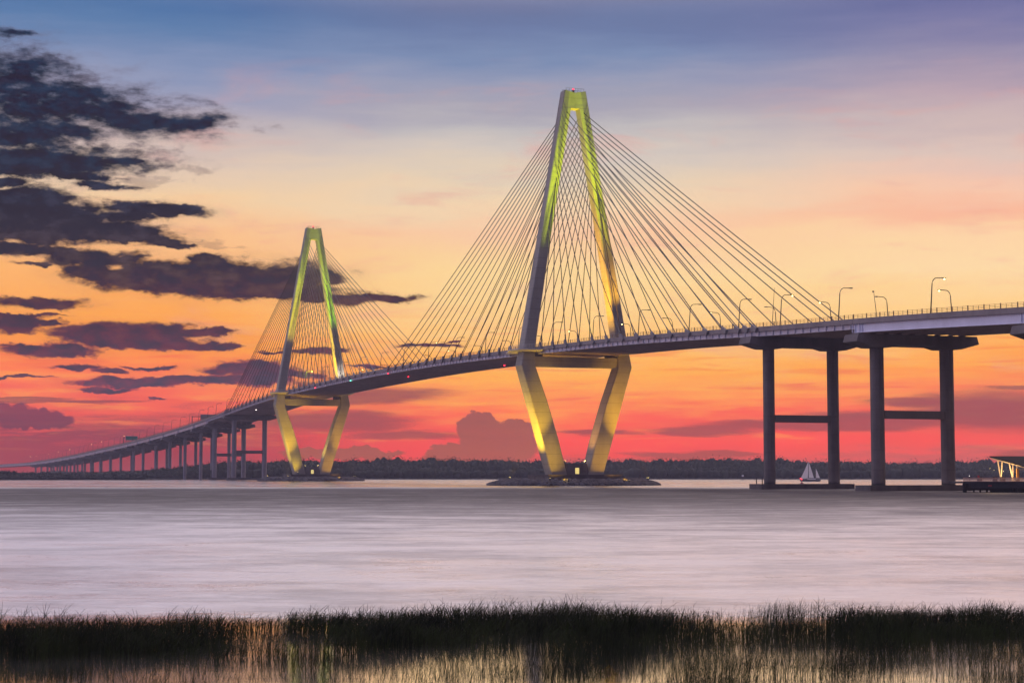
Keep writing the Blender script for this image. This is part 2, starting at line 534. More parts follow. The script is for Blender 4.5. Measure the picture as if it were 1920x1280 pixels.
def make_deck(name, label, s0, s1, main):
    root = thing(name, label, 'bridge deck', P(0, 0, 0), AZ)
    d = MB()
    sweep(d, rect(-EDGE + .5, EDGE - .5, -.45, 0), s0, s1)
    d.build('roadway', 'asphalt', root)
    for sg in (-1, 1):
        b = MB()
        xs = sorted((sg * (EDGE - .5), sg * EDGE))
        sweep(b, [(xs[0], -.5), (xs[1], -.5), (xs[1], 1.05), (xs[0], 1.05)], s0, s1)
        b.build('barrier', 'parapet_concrete', root)
        g = MB()
        if main:
            xs = sorted((sg * 18.3, sg * 18.6))
            sweep(g, rect(xs[0], xs[1], -2.0, -.46), s0, s1)
            xs = sorted((sg * 17.9, sg * 18.95))
            sweep(g, rect(xs[0], xs[1], -2.08, -1.96), s0, s1)
            n = int((s1 - s0) / 4.77)
            for k in range(n + 1):
                s = s0 + .1 + k * 4.77
                if s > s1 - .2:
                    break
                z = zroad(s)
                xs = sorted((sg * 18.6, sg * 18.98))
                g.box((xs[0], -s - .12, z - 1.95), (xs[1], -s + .12, z - .52))
        else:
            xs = sorted((sg * 18.2, sg * 18.5))
            sweep(g, rect(xs[0], xs[1], -3.05, -.46), s0, s1)
            xs = sorted((sg * 17.8, sg * 18.9))
            sweep(g, rect(xs[0], xs[1], -3.15, -3.0), s0, s1)
            for s in PIERS:
                if s0 < s < s1:
                    z = zroad(s)
                    for q in (-2.6, -1.2, 1.2, 2.6):
                        xs = sorted((sg * 18.5, sg * 18.85))
                        g.box((xs[0], -s + q - .14, z - 3.0), (xs[1], -s + q + .14, z - .52))
        g.build('edge_girder', 'girder_paint' if s1 < 400 else 'blue_white_paint', root)
        r = MB()
        xr = sg * (EDGE - .25)
        lo, hi_ = max(s0, -2200), s1
        n = int((hi_ - lo) / 2.4)
        for k in range(n + 1):
            s = lo + k * 2.4
            z = zroad(s) + 1.05
            rad = .11 if k % 3 == 0 else .045
            r.box((xr - rad, -s - rad, z), (xr + rad, -s + rad, z + 1.25 + (.12 if k % 3 == 0 else 0)))
        for hz in (.4, .8, 1.2):
            sweep(r, rect(xr - .035, xr + .035, 1.05 + hz - .035, 1.05 + hz + .035), lo, hi_, 12)
        r.build('railing', 'glow_bronze_rail', root)
    f = MB()
    if main:
        n = int((s1 - s0) / 4.77)
        for k in range(1, n):
            s = s0 + k * 4.77
            z = zroad(s)
            f.box((-18.2, -s - .2, z - 1.85), (18.2, -s + .2, z - .625))
        for x in (-6, 6):
            sweep(f, rect(x - .2, x + .2, -1.5, -.63), s0, s1)
    else:
        for x in np.linspace(-14.5, 14.5, 7):
            sweep(f, rect(x - .25, x + .25, -2.983, -.625), s0, s1)
            sweep(f, rect(x - .5, x + .5, -3.12, -2.98), s0, s1)
    sweep(f, rect(-18.25, 18.25, -.62, -.455), s0, s1)
    f.build('floor_framing', 'soffit', root)
    md = MB()
    sweep(md, [(-.4, .003), (.4, .003), (.15, .9), (-.15, .9)], s0, s1)
    md.build('median_barrier', 'parapet_concrete', root)
    return root


# ------------------------------------------------------------------ towers
def section(z, xo, xi, hd, sg, ch=.35):
    """chamfered rectangular leg section; xo outer face, xi inner face, hd half depth along the bridge"""
    a, b = min(xo, xi), max(xo, xi)
    pts = [(a + ch, -hd), (b - ch, -hd), (b, -hd + ch), (b, hd - ch), (b - ch, hd), (a + ch, hd), (a, hd - ch), (a, -hd + ch)]
    return [(sg * x, y, z) for x, y in (pts if sg > 0 else pts[::-1])]


def outer(z):
    return 12.3 + (26.2 - 12.3) * (z - 5) / 46.9 if z < 51.9 else 26.2 - (26.2 - 5.1) * (z - 51.9) / 122.5


def legw(z):
    return float(np.interp(z, [5, 20, 35, 51.9, 60, 110, 174.4], [7.2, 7.8, 7.6, 6.5, 5.3, 4.5, 4.4]))


def legd(z):
    return float(np.interp(z, [5, 51.9, 60, 110, 174.4], [4.2, 4.0, 3.4, 2.9, 2.7]))


ZHEAD = 166.5
SIDE_S = [10, 24.3, 38.6, 52.9, 67.2, 81.5, 95.8, 110, 124.3, 139, 153.5, 167.5, 181.5, 191, 197, 203]
MAIN_S = [15.2 + 13.8 * k for k in range(16)]


def make_tower(label, s_t, sign):
    """sign: +1 when the side span lies towards larger s"""
    root = thing('bridge_tower', label, 'bridge tower', P(s_t, 0, 0), AZ, 'diamond towers of the bridge')
    for sg in (-1, 1):
        m = MB()
        m.loft([section(z, outer(z), outer(z) - legw(z), legd(z), sg) for z in (4.6, 12, 20, 28, 36, 44, 51.9, 57.5)])
        m.build('lower_leg', 'tower_concrete', root)
        m = MB()
        m.loft([section(z, outer(z), outer(z) - legw(z), legd(z), sg) for z in np.linspace(57.503, ZHEAD, 16)])
        m.build('upper_leg', 'tower_concrete', root)
        # overlook around the leg at deck level
        zd = zroad(s_t)
        pl = MB()
        xi, xo = sg * (EDGE + .06), sg * 28.2
        ys = -1
        poly = [(xi, 34), (sg * 27.2, 9), (xo, 5.5), (xo, -6), (sg * 26, -9.5), (xi, -12)]
        if sg < 0:
            poly = poly[::-1]
        inner_ = [(xi, 33), (sg * 25.8, 8), (sg * 26.4, 5), (sg * 26.4, -5.5), (sg * 24.5, -8.5), (xi, -11)]
        if sg < 0:
            inner_ = inner_[::-1]
        slope = [zroad(s_t - y) - zd for x, y in poly]
        pl.loft([[(x, y, zd - 1.1 + dz_) for (x, y), dz_ in zip(inner_, slope)], [(x, y, zd - .45 + dz_) for (x, y), dz_ in zip(poly, slope)],
                 [(x, y, zd + .05 + dz_) for (x, y), dz_ in zip(poly, slope)]])
        pf = pl.build('overlook_platform', 'platform_white', root)
        rl = MB()
        pp = [(sg * 26.9, 9), (sg * 27.9, 5.4), (sg * 27.9, -5.9), (sg * 25.8, -9.3), (sg * (EDGE + .3), -11.6)]
        for (a, b), (c, d_) in zip(pp[:-1], pp[1:]):
            n = 6
            for k in range(n):
                t = k / n
                x, y = a + (c - a) * t, b + (d_ - b) * t
                rl.box((x - .06, y - .06, zd + .05), (x + .06, y + .06, zd + 1.7))
            for hz in (.5, 1.1, 1.65):
                rl.tube([(a, b, zd + hz), (c, d_, zd + hz)], .05, 4)
        rl.build('overlook_railing', 'platform_white', pf)
    # head joining the legs, with a shallow crease down the middle
    hd = MB()
    rings = []
    for z, dip in ((ZHEAD - .4, .25), (168.5, .5), (171.5, .6), (174.4, .6)):
        o, d_ = outer(z), legd(z)
        c = .35
        top = .8 if z > 174 else 0
        rings.append([(-o, -d_ + c, z), (-o + c, -d_, z), (0, -d_ + dip, z - top), (o - c, -d_, z), (o, -d_ + c, z),
                      (o, d_ - c, z), (o - c, d_, z), (0, d_ - dip, z - top), (-o + c, d_, z), (-o, d_ - c, z)])
    rings[0] = [(x, y, ZHEAD + .002) for x, y, z in rings[0]]
    hd.loft(rings, cap=False)
    n = len(rings[0])
    vs = rings[-1]
    hd.add(vs, [(0, 1, 2, 7, 8, 9), (2, 3, 4, 5, 6, 7)])
    hd.add(rings[0], [(9, 8, 7, 2, 1, 0), (7, 6, 5, 4, 3, 2)])
    head = hd.build('tower_head', 'tower_concrete', root)
    rl = MB()
    for x in np.linspace(-4.2, 4.2, 7):
        for y in (-2.2, 2.2):
            rl.box((x - .05, y - .05, 173.7), (x + .05, y + .05, 175.6))
    for y in (-2.2, 2.2):
        rl.tube([(-4.2, y, 175.5), (4.2, y, 175.5)], .05, 4)
    rl.build('head_railing', 'dark_steel', head)
    bc = MB()
    bc.box((-.3, -.3, 173.55), (.3, .3, 175.2))
    bc.build('beacon_post', 'dark_steel', root)
    MB().ball((0, 0, 175.6), .4).build('beacon_lamp', 'lens_red', root)
    # beam under the deck and its bearing blocks
    cb = MB()
    xb = outer(54) - legw(54) + .4
    cb.prism([(-xb, 51.6), (xb, 51.6), (xb, 55.9), (-xb, 55.9)], 1, -2.9, 2.9)
    cb.build('cross_beam', 'tower_concrete', root)
    for sg in (-1, 1):
        bb = MB()
        xs = sorted((sg * 15.6, sg * 18.9))
        bb.box((xs[0], -2.2, 55.903), (xs[1], 2.2, zroad(s_t) - 2.12))
        bb.build('bearing_block', 'dark_concrete', root)
    # base
    bw = MB()
    bw.prism([(-5.6, 4.6), (5.6, 4.6), (4.6, 9.4), (-4.6, 9.4)], 1, -3.6, 3.6)
    wall = bw.build('base_wall', 'pier_concrete', root)
    MB().box((-1.0, -3.7, 5.0), (.8, -3.601, 7.6)).build('lit_doorway', 'door_lit', wall)
    pd = MB()
    pd.prism([(-17, -12.5), (17, -12.5), (17, 12.5), (-17, 12.5)], 2, -.4, 4.2)
    pd.prism([(-17.3, -12.8), (17.3, -12.8), (17.3, 12.8), (-17.3, 12.8)], 2, 4.203, 4.6)
    pd.build('pedestal', 'dark_concrete', root)
    st = MB()
    st.tube([(6.4, -1.2, 4.7), (11.2, -1.2, 13.2)], .25, 6)
    st.build('access_ladder', 'dark_steel', root)
    # stay cables
    for sg in (-1, 1):
        for fan, lst in ((sign, SIDE_S), (-sign, MAIN_S)):
            for k, ds in enumerate(lst):
                s_abs = s_t + fan * ds
                zt = 127.5 + (164.5 - 127.5) * (k / 15.0)
                xt = sg * (outer(zt) - legw(zt) * .62)
                yt = -fan * (legd(zt) - .12)
                zb = zroad(s_abs)
                a = Vector((xt, yt, zt))
                b = Vector((sg * (EDGE + .42), -fan * ds, zb + .4))
                L = (a - b).length
                u_ = (a - b) / L
                sag = L * L * 1.1e-5
                pts = [a]
                for q in range(1, 8):
                    t = q / 8
                    pt = a.lerp(b, t)
                    pt.z -= 4 * sag * t * (1 - t)
                    pts.append(pt)
                pts += [b + u_ * 5.0, b + u_ * 4.9, b]
                c = MB()
                c.tube(pts, [.18] * 9 + [.27, .27], 6)
                cab = c.build('stay_cable', 'cable_steel', root, True)
                h = MB()
                dirh = Vector((0, u_.y, u_.z))
                dirh.normalize()
                nn = Vector((0, dirh.z, -dirh.y))
                if nn.z > 0:
                    nn = -nn
                q0 = b - dirh * 1.2
                prof = [q0 + nn * .9, q0 - nn * .9, q0 - nn * .55 + dirh * 3.6, q0 + nn * .55 + dirh * 3.6]
                xs = (sg * (EDGE + .06), sg * (EDGE + .8))
                h.loft([[(xs[0], p_.y, p_.z) for p_ in prof], [(xs[1], p_.y, p_.z) for p_ in prof]])
                h.build('anchor_housing', 'grey_steel', cab)
    return root


def floodlight(loc, aim, color, power, angle, blend, label, radius=.6):
    root = thing('floodlight', label, 'floodlight', loc, 0, 'floodlights on the bridge towers')
    d = (Vector(aim) - Vector(loc)).normalized()
    MB().box((-.35, -.25, -.02), (.35, .25, .12)).tube([(0, 0, .1), (0, 0, .7)], .08, 6).build('stand', 'dark_steel', root)
    c = Vector((0, 0, .85))
    h = MB()
    h.tube([c - d * .35, c + d * .35], [.3, .45], 8)
    hs = h.build('housing', 'dark_steel', root)
    l = MB()
    l.tube([c + d * .352, c + d * .40], .42, 8)
    l.build('lens', 'lens_flood', hs)
    ld = bpy.data.lights.new('flood_beam', 'SPOT')
    ld.energy = power
    ld.color = color
    ld.spot_size = R(angle)
    ld.spot_blend = blend
    ld.shadow_soft_size = radius
    lo = bpy.data.objects.new('flood_beam', ld)
    COL.objects.link(lo)
    lo.parent = root
    lo.location = c + d * .6
    lo.rotation_euler = d.to_track_quat('-Z', 'Y').to_euler()
    return root


# ------------------------------------------------------------------ piers
PIERS = [198.5, 264.8, 346, 430, -672, -751.5, -812, -889, -969, -1051, -1131, -1196, -1290, -1374, -1460, -1547, -1635, -1720, -1805, -1890, -1975, -2060, -2150, -2240]


def column(mb, x, w_, z0, z1):
    n = 12
    pts = [(x + w_ * math.copysign(abs(math.cos(t)) ** .85, math.cos(t)), w_ * math.copysign(abs(math.sin(t)) ** .85, math.sin(t))) for t in [2 * math.pi * (k + .5) / n for k in range(n)]]
    mb.loft([[(a, b, z) for a, b in pts] for z in (z0, z1)])


def make_pier(label, s, main_deck, strut, footing, group=None, zbase=0.0, cw=1.9):
    root = thing('bridge_pier', label, 'bridge pier', P(s, 0, 0), AZ, group)
    zt = zroad(s) - (2.12 if main_deck else 3.6)
    cap = MB()
    bot = [(-21.3, zt - 2.3), (-15.2, zt - 3.9), (-9.6, zt - 3.9), (-6.8, zt - 3.2), (6.8, zt - 3.2), (9.6, zt - 3.9), (15.2, zt - 3.9), (21.3, zt - 2.3)]
    poly = bot + [(20.6, zt), (-20.6, zt)]
    cap.prism(poly, 1, -3.9, 3.9)
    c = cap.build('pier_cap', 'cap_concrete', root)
    if not main_deck:
        b = MB()
        for x in np.linspace(-18, 18, 9):
            b.box((x - .55, -1.0, zt + .003), (x + .55, 1.0, zt + .43))
        b.build('bearings', 'dark_steel', c)
    for x in (-12.2, 12.2):
        m = MB()
        column(m, x, cw, (1.7 if footing else zbase - .5), zt - 3.7)
        m.build('column', 'pier_concrete' if s > 0 else 'hazed_concrete', root)
    if strut:
        m = MB()
        m.box((-12.2 + cw * .9, -1.2, strut - 1.2), (12.2 - cw * .9, 1.2, strut + 1.2))
        m.build('strut', 'cap_concrete', root)
    if footing:
        m = MB()
        m.prism([(-17.6, -4.2), (17.6, -4.2), (17.6, 4.2), (-17.6, 4.2)], 2, -.5, 1.705)
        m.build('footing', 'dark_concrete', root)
    return root


make_deck('bridge_deck', 'long cable-stayed roadway deck arching between both yellow-lit towers', -750, 263, True)
make_deck('bridge_deck', 'blue-white girder deck at the right edge beyond the deck joint', 263.25, 470, False)
make_deck('bridge_deck', 'hazy low approach deck curving down to the left edge', -3250, -750.25, False)

make_tower('tall nearer diamond tower lit yellow-green, right of picture centre', 0, 1)
make_tower('smaller farther diamond tower lit green and gold, left of centre', -SPAN, -1)

tgrp = 'piers of the right approach'
t = make_pier('dark H-shaped pier in the water, first to the right of the near tower', 198.5, True, 23.3, True, tgrp)
m = MB()
for y in (-2.0, 2.0):
    m.box((-16.2, y - .12, 1.706), (-15.96, y + .12, 3.7))
m.box((-16.2, -1.87, 3.3), (-15.96, 1.87, 3.5))
m.build('footing_rail', 'dark_steel', t)
make_pier('wide H-shaped pier just left of the lit pavilion, its cap carrying the deck joint', 264.8, False, 22.6, True, tgrp, cw=2.0)
make_pier('pier at the right edge showing only its pale angular cap', 346, False, 21, True, tgrp)
lg = 'piers of the left approach'
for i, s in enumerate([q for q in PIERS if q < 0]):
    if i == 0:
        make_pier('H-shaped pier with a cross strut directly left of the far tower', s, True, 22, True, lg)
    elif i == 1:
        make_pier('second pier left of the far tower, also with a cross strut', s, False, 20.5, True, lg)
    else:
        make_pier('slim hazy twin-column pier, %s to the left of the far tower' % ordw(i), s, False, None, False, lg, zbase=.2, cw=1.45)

# ------------------------------------------------------------------ floodlights of the towers
GOLD, YEL, LIME, GREEN, AMBER, WHITE = (1, .50, .01), (1, .66, .01), (.80, 1, .0), (.34, 1, .02), (1, .42, .01), (1, .9, .75)
FL = []


def flood_set(tower, s_t, rows):
    for (s, v, z, ts, tv, tz, colr, pw, ang, bl, where) in rows:
        floodlight(P(s_t + s, v, z), P(s_t + ts, tv, tz), colr, pw, ang, bl, where + ' of ' + tower + ' tower')


flood_set('near', 0, [
    (2, -31, 2.3, 0, -19, 25, (1, .62, .01), 160000, 62, 1, 'small floodlight on the rocks beside the outer left leg'),
    (24, -21, 2.0, 4, -18.5, 31, (1, .58, .0), 130000, 30, 1, 'small floodlight on the rocks in front'),
    (27.5, -14, 1.3, 4, -14, 12, (1, .56, .0), 32000, 50, 1, 'small floodlight low on the rocks facing the left leg foot'),
    (25, 24, 2.0, 4, 21.5, 32, GOLD, 190000, 40, 1, 'small floodlight on the rocks right'),
    (27.5, 14, 1.3, 4, 13, 12, GOLD, 30000, 50, 1, 'small floodlight low on the rocks facing the right leg foot'),
    (1.0, -5.0, 9.42, 0, 18, 36, AMBER, 28000, 62, 1, 'small floodlight on the base wall aimed at the right leg'),
    (1.6, 4.6, 9.42, 0, -18, 36, AMBER, 28000, 62, 1, 'small floodlight on the base wall aimed at the left leg'),
    (62, -17.5, zroad(62) + .02, 3, -9, 156, LIME, 900000, 46, 1, 'floodlight on the near deck edge right'),
    (62, 17.5, zroad(62) + .02, 3, 9, 156, LIME, 780000, 44, 1, 'floodlight on the far deck edge right'),
    (50, 15.5, zroad(50) + .02, 3, 14, 116, YEL, 260000, 24, 1, 'floodlight between the lanes right'),
    (24, 16.5, zroad(24) + .02, 3, 18, 88, GOLD, 200000, 24, 1, 'floodlight by the right leg on the deck side'),
    (1.5, -15, zroad(1) + .02, 0, 13, 92, GOLD, 330000, 80, 1, 'floodlight on the deck, aimed across at the right leg,'),
    (0, 14, zroad(0) + .02, 0, 2.6, 160, GOLD, 900000, 14, 1, 'floodlight on the deck aimed at the head underside'),
])
flood_set('far', -SPAN, [
    (2, -31, 2.3, 0, -18, 20, YEL, 40000, 60, 1, 'small floodlight on the rocks beside the outer left leg'),
    (25, -22, 2.0, 4, -20, 34, (1, .60, .0), 160000, 50, 1, 'small floodlight on the rocks in front'),
    (11.9, -12, 4.62, 4, -15, 14, YEL, 8000, 110, 1, 'small floodlight on the pedestal edge below the left leg'),
    (25, 24, 2.0, 4, 21, 31, GOLD, 110000, 42, 1, 'small floodlight on the rocks right'),
    (27.5, 14, 1.3, 4, 13, 12, GOLD, 30000, 50, 1, 'small floodlight low on the rocks facing the right leg foot'),
    (1.0, -5.0, 9.42, 0, 18, 36, YEL, 38000, 62, 1, 'small floodlight on the base wall aimed at the right leg'),
    (1.6, 4.6, 9.42, 0, -18, 36, AMBER, 28000, 62, 1, 'small floodlight on the base wall aimed at the left leg'),
    (62, -17.5, zroad(-409) + .02, 3, -11, 144, LIME, 620000, 50, 1, 'floodlight on the near deck edge right'),
    (46, -16.5, zroad(-425) + .02, 3, -15, 112, YEL, 420000, 28, 1, 'floodlight on the near deck edge close to the foot'),
    (62, 17.5, zroad(-409) + .02, 3, 9, 152, LIME, 520000, 46, 1, 'floodlight on the far deck edge right'),
    (50, 15.5, zroad(-421) + .02, 3, 13.5, 122, GREEN, 620000, 22, 1, 'floodlight between the lanes right'),
    (14, 16.5, zroad(-457) + .02, 3, 20, 72, WHITE, 50000, 44, 1, 'white floodlight by the right leg'),
    (1.5, -15, zroad(-470) + .02, 0, 13, 92, YEL, 360000, 80, 1, 'floodlight on the deck, aimed across at the right leg,'),
    (0, 14, zroad(-471) + .02, 0, 2.6, 160, YEL, 600000, 14, 1, 'floodlight on the deck aimed at the head underside'),
])

# ------------------------------------------------------------------ street lamps
def lamp_proto(lit):
    root = thing('street_lamp', 'x', 'street lamp', (0, 0, 0), AZ)
    H = 11.2
    MB().tube([(0, 0, 0), (.35, 0, 4), (.7, 0, H - 2.2)], [.20, .17, .14], 8).build('pole', 'dark_steel', root, True)
    arm = [(.7 + 1.6 * (1 - math.cos(a)), 0, H - 2.2 + 2.0 * math.sin(a)) for a in np.linspace(0, math.pi / 2, 7)] + [(3.3, 0, H - .16), (4.2, 0, H - .12)]
    MB().tube(arm, .12, 6).build('arm', 'dark_steel', root, True)
    hd = MB().box((4.1, -.28, H - .26), (5.1, .28, H - .02)).build('lamp_head', 'dark_steel', root)
    if lit:
        MB().ball((4.75, 0, H - .40), .24, 8, 6).build('lens', 'lens_warm', hd)
    else:
        MB().box((4.3, -.2, H - .32), (5.0, .2, H - .262)).build('lens', 'lens_off', hd)
    return root


protos = {}


def place_lamp(s, v, lit, label, group):
    rz = AZ if v < 0 else AZ + math.pi
    loc = P(s, v, zroad(s) + .02)
    if lit not in protos:
        p = lamp_proto(lit)
        p.location, p.rotation_euler = loc, (0, 0, rz)
        p['label'], p['group'] = label, group
        protos[lit] = p
        return p
    return dup(protos[lit], loc, rz, label, group)


gl = 'curved-arm lamp posts along the bridge'
near_s = [302, 253, 217, 188.5, 150.7, 107.2, 63, 19]
far_s = [260, 224.4, 188.7, 150.1, 106.3, 63.6, 22]
for i, s in enumerate(sorted(near_s)):
    place_lamp(s, -EDGE + 1.1, s in (302, 217), 'lamp post on the near rail right of the near tower, %s from the tower' % ordw(i), gl)
for i, s in enumerate(sorted(far_s)):
    place_lamp(s, EDGE - 1.1, s in (260, 188.7, 106.3, 22), 'lamp post on the far rail right of the near tower, %s from the tower' % ordw(i), gl)
for i, s in enumerate(range(-22, -470, -44)):
    place_lamp(s, -EDGE + 1.1, i in (3, 6, 9), 'lamp post on the near rail between the towers, %s from the near tower' % ordw(i), gl)
    place_lamp(s - 16, EDGE - 1.1, i % 4 == 0, 'lamp post on the far rail between the towers, %s from the near tower' % ordw(i), gl)
ls = [-500, -545, -590, -635, -676, -718.8, -754, -795, -839.6, -885, -931, -978, -1028, -1074, -1121, -1168]
while ls[-1] > -2420:
    ls.append(ls[-1] - 46)
for i, s in enumerate(ls):
    place_lamp(s, -EDGE + 1.1, i in (0, 17, 21, 23, 28, 31, 34, 38, 40), 'lamp post on the left approach rail, %s from the far tower' % ordw(i), gl)

# globe posts standing by the far cable anchors
gp = None
gg = 'globe posts between the cable feet'


def place_globe(s, lit, label):
    global gp
    key = 'g%d' % lit
    loc = P(s, EDGE - .9, zroad(s) + .02)
    if key not in protos:
        r = thing('globe_post', label, 'lamp', loc, AZ, gg)
        MB().tube([(0, 0, 0), (0, 0, 3.3)], .06, 6).build('post', 'dark_steel', r)
        MB().ball((0, 0, 3.55), .26 if lit else .3, 8, 6).build('globe', 'lens_warm' if lit else 'dark_steel', r)
        protos[key] = r
    else:
        dup(protos[key], loc, AZ, label)


for k, ds in enumerate(SIDE_S[:13]):
    place_globe(ds + 7, 0, 'dark globe post on the far rail right of the near tower, %s from the tower' % ordw(k))
for k in range(30):
    place_globe(-22 - 14.2 * k, 1 if k in (2, 4, 5, 9, 12) else 0, 'globe post on the far rail between the towers, %s from the near tower' % ordw(k))
for k, ds in enumerate(SIDE_S):
    place_globe(-SPAN - ds - 4, 1, 'lit globe post left of the far tower, %s from the tower' % ordw(k))

# plain mast at the joint
m = MB().tube([(0, 0, 0), (0, 0, 13.5)], [.13, .06], 6).build('camera_mast', 'dark_steel')
m.location = P(212, -EDGE + 1.0, zroad(212) + .02)
m.rotation_euler = (0, R(4), 0)
tag(m, 'bare leaning mast without lamp, on the near rail among the last cables', 'mast')
m = MB().tube([(0, 0, 0), (0, 0, 8.6)], [.13, .06], 6).box((-.45, -.16, 8.45), (.1, .16, 8.8)).build('camera_mast', 'dark_steel')
m.location = P(275, -EDGE + 1.0, zroad(275) + .02)
m.rotation_euler = (0, R(-6), 0)
tag(m, 'straight post with a small head leaning left above the deck joint', 'mast')

# overhead signs on the left approach
def gantry(s, label, green):
    root = thing('overhead_sign', label, 'road sign', P(s, 0, zroad(s)), AZ)
    MB().box((-17.9, -.3, 0.02), (-17.3, .3, 8.2)).build('post', 'dark_steel', root)
    MB().box((-17.3, -.22, 7.4), (6, .22, 7.9)).build('beam', 'dark_steel', root)
    x0, x1 = (-10.5, 3.2) if not green else (-15.5, -2.5)
    z0, z1 = (4.9, 9.6)
    p = MB().box((x0, -.46, z0), (x1, -.225, z1)).build('panel', 'sign_border' if green else 'sign_back', root)
    if green:
        MB().box((x0 + .35, -.5, z0 + .3), (x1 - .35, -.463, z1 - .3)).build('panel_face', 'sign_green', p)
    else:
        q = MB()
        for k in range(5):
            x = x0 + 1 + k * (x1 - x0 - 2) / 4
            q.box((x - .12, -.56, z0 + .2), (x + .12, -.463, z1 - .2))
        q.build('stiffeners', 'grey_steel', p)
    return root


gantry(-826, 'grey back of an overhead road sign on a dark bracket above the left approach', False)
gantry(-1235, 'small green overhead road sign above the low left approach', True)

# navigation lights hung under the deck
def navlight(s, v, dz_, colr, label):
    root = thing('navigation_light', label, 'navigation light', P(s, v, zroad(s) + dz_), AZ)
    MB().box((-.12, -.12, .35), (.12, .12, 1.4)).build('bracket', 'dark_steel', root)
    MB().ball((0, 0, 0), .2 if colr == 'lens_white' else .36, 8, 6).build('lamp', colr, root)


navlight(-222, -EDGE - .2, -2.0, 'lens_red', 'bright red navigation light on the near girder at mid span')
navlight(-300, -EDGE - .2, -2.0, 'lens_green', 'green navigation light on the near girder beside the far tower')
navlight(-385, -EDGE - .2, -1.8, 'lens_red', 'red navigation light on the girder just right of the far tower leg')
navlight(-240, -2, -2.6, 'lens_red', 'faint red navigation light under the middle of the deck')
navlight(-110, 8, -2.4, 'lens_red', 'small red navigation light under the deck left of the near tower')
navlight(-560, -EDGE - .2, -6.4, 'lens_white', 'small white light under the deck left of the far tower')

# ------------------------------------------------------------------ water and land
def water_material():
    m = bpy.data.materials.new('water')
    m.use_nodes = True
    t = NT(m.node_tree)
    b = m.node_tree.nodes['Principled BSDF']
    pos = t.n('ShaderNodeNewGeometry').outputs['Position']
    sp = t.n('ShaderNodeSeparateXYZ')
    t.put(sp.inputs[0], pos)
    y = sp.outputs[1]
    # wind on the open river, calm among the reeds and in the lee of the far bank
    n1 = t.noise(t.v('MULTIPLY', pos, (.004, .012, 0)), 1, 5, .6)
    n2 = t.noise(t.v('MULTIPLY', pos, (.06, .055, 0)), 1, 9, .80)
    gust = t.m('ADD', t.m('MULTIPLY', t.m('SUBTRACT', n1, .5), .22), t.m('MULTIPLY', t.m('SUBTRACT', n2, .5), .62))
    edge = t.m('ADD', y, t.m('MULTIPLY', t.m('SUBTRACT', n2, .5), 6))
    open_ = t.mr(edge, 60, 68)
    ly = t.m('LOGARITHM', y, 10)
    rr = t.mr(ly, 2.0, 2.64, .36, .70)
    lee = t.mr(y, 560, 700, 0, .46)
    rough = t.m('SUBTRACT', t.m('ADD', rr, gust), lee)
    rough = t.m('ADD', t.m('MULTIPLY', rough, open_), t.m('MULTIPLY', .085, t.m('SUBTRACT', 1, open_)), clamp=True)
    t.put(b.inputs['Roughness'], t.m('MAXIMUM', rough, .04))
    streak = t.mr(t.noise(t.v('MULTIPLY', pos, (.05, .075, 0)), 1, 9, .82), .41, .59, -.5, .5, False)
    sheet = t.m('ADD', t.mr(ly, 2.02, 2.60, .76, -.08), t.mr(y, 560, 700, 0, .35))
    sheet = t.m('ADD', sheet, t.m('MULTIPLY', streak, 1.15), clamp=True)
    sheet = t.m('ADD', t.m('MULTIPLY', sheet, open_), t.m('SUBTRACT', 1, open_), clamp=True)
    t.put(b.inputs['Coat Weight'], sheet)          # glassy skin of the smoother streaks
    t.put(b.inputs['Coat Roughness'], t.m('MAXIMUM', t.m('MULTIPLY', rough, .9), .05))
    t.put(b.inputs['Coat IOR'], t.m('ADD', 1.6, t.m('MULTIPLY', t.m('SUBTRACT', 1, open_), .7)))
    calm = t.m('SUBTRACT', 1, open_)
    t.put(b.inputs['Base Color'], t.mix(calm, (.05, .043, .042), (.96, .92, .84)))
    t.put(b.inputs['Metallic'], t.m('MULTIPLY', calm, .9))     # mirror base added to brighten the calm water between the stems
    t.put(b.inputs['IOR'], t.m('ADD', t.mr(ly, 2.0, 2.62, 2.45, 1.2), t.mr(y, 560, 700, 0, .5)))   # short steep chop farther out throws less sky towards the shore
    w1 = t.noise(t.v('MULTIPLY', pos, (.35, 1.1, 0)), 1, 4, .6)
    w2 = t.noise(t.v('MULTIPLY', pos, (1.2, 4.0, 0)), 1, 3, .6)
    w3 = t.noise(t.v('MULTIPLY', pos, (.075, .12, 0)), 1, 4, .55)
    bn = t.n('ShaderNodeBump')
    bn.inputs['Distance'].default_value = .1
    t.put(bn.inputs['Strength'], t.m('MULTIPLY', t.mr(y, 900, 300, .0, .85), t.m('ADD', .03, t.m('MULTIPLY', open_, .97))))
    t.put(bn.inputs['Height'], t.m('ADD', t.m('MULTIPLY', w3, 3.4), t.m('ADD', w1, t.m('MULTIPLY', w2, .35))))
    t.put(b.inputs['Normal'], bn.outputs[0])
    t.put(b.inputs['Coat Normal'], bn.outputs[0])
    MAT['water'] = m


water_material()
BX, BY0, BY1 = 2600, -150, 3750
tag(MB().add([(-BX, BY0, 0), (BX, BY0, 0), (BX, BY1, 0), (-BX, BY1, 0)], [(0, 1, 2, 3)]).build('water', 'water'), kind='structure')


def shore(name, pts, z):
    m = MB()
    n = len(pts)
    c = (sum(p[0] for p in pts) / n, sum(p[1] for p in pts) / n)
    low = [(x, y, -.3) for x, y in pts]
    up = [(x, y + 3, z) for x, y in pts]
    m.loft([low, up])
    return tag(m.build(name, 'land'), kind='structure')


def wig(x, a=10, k=.013, ph=0):
    return a * math.sin(x * k + ph) + a * .5 * math.sin(x * k * 2.7 + ph * 2)


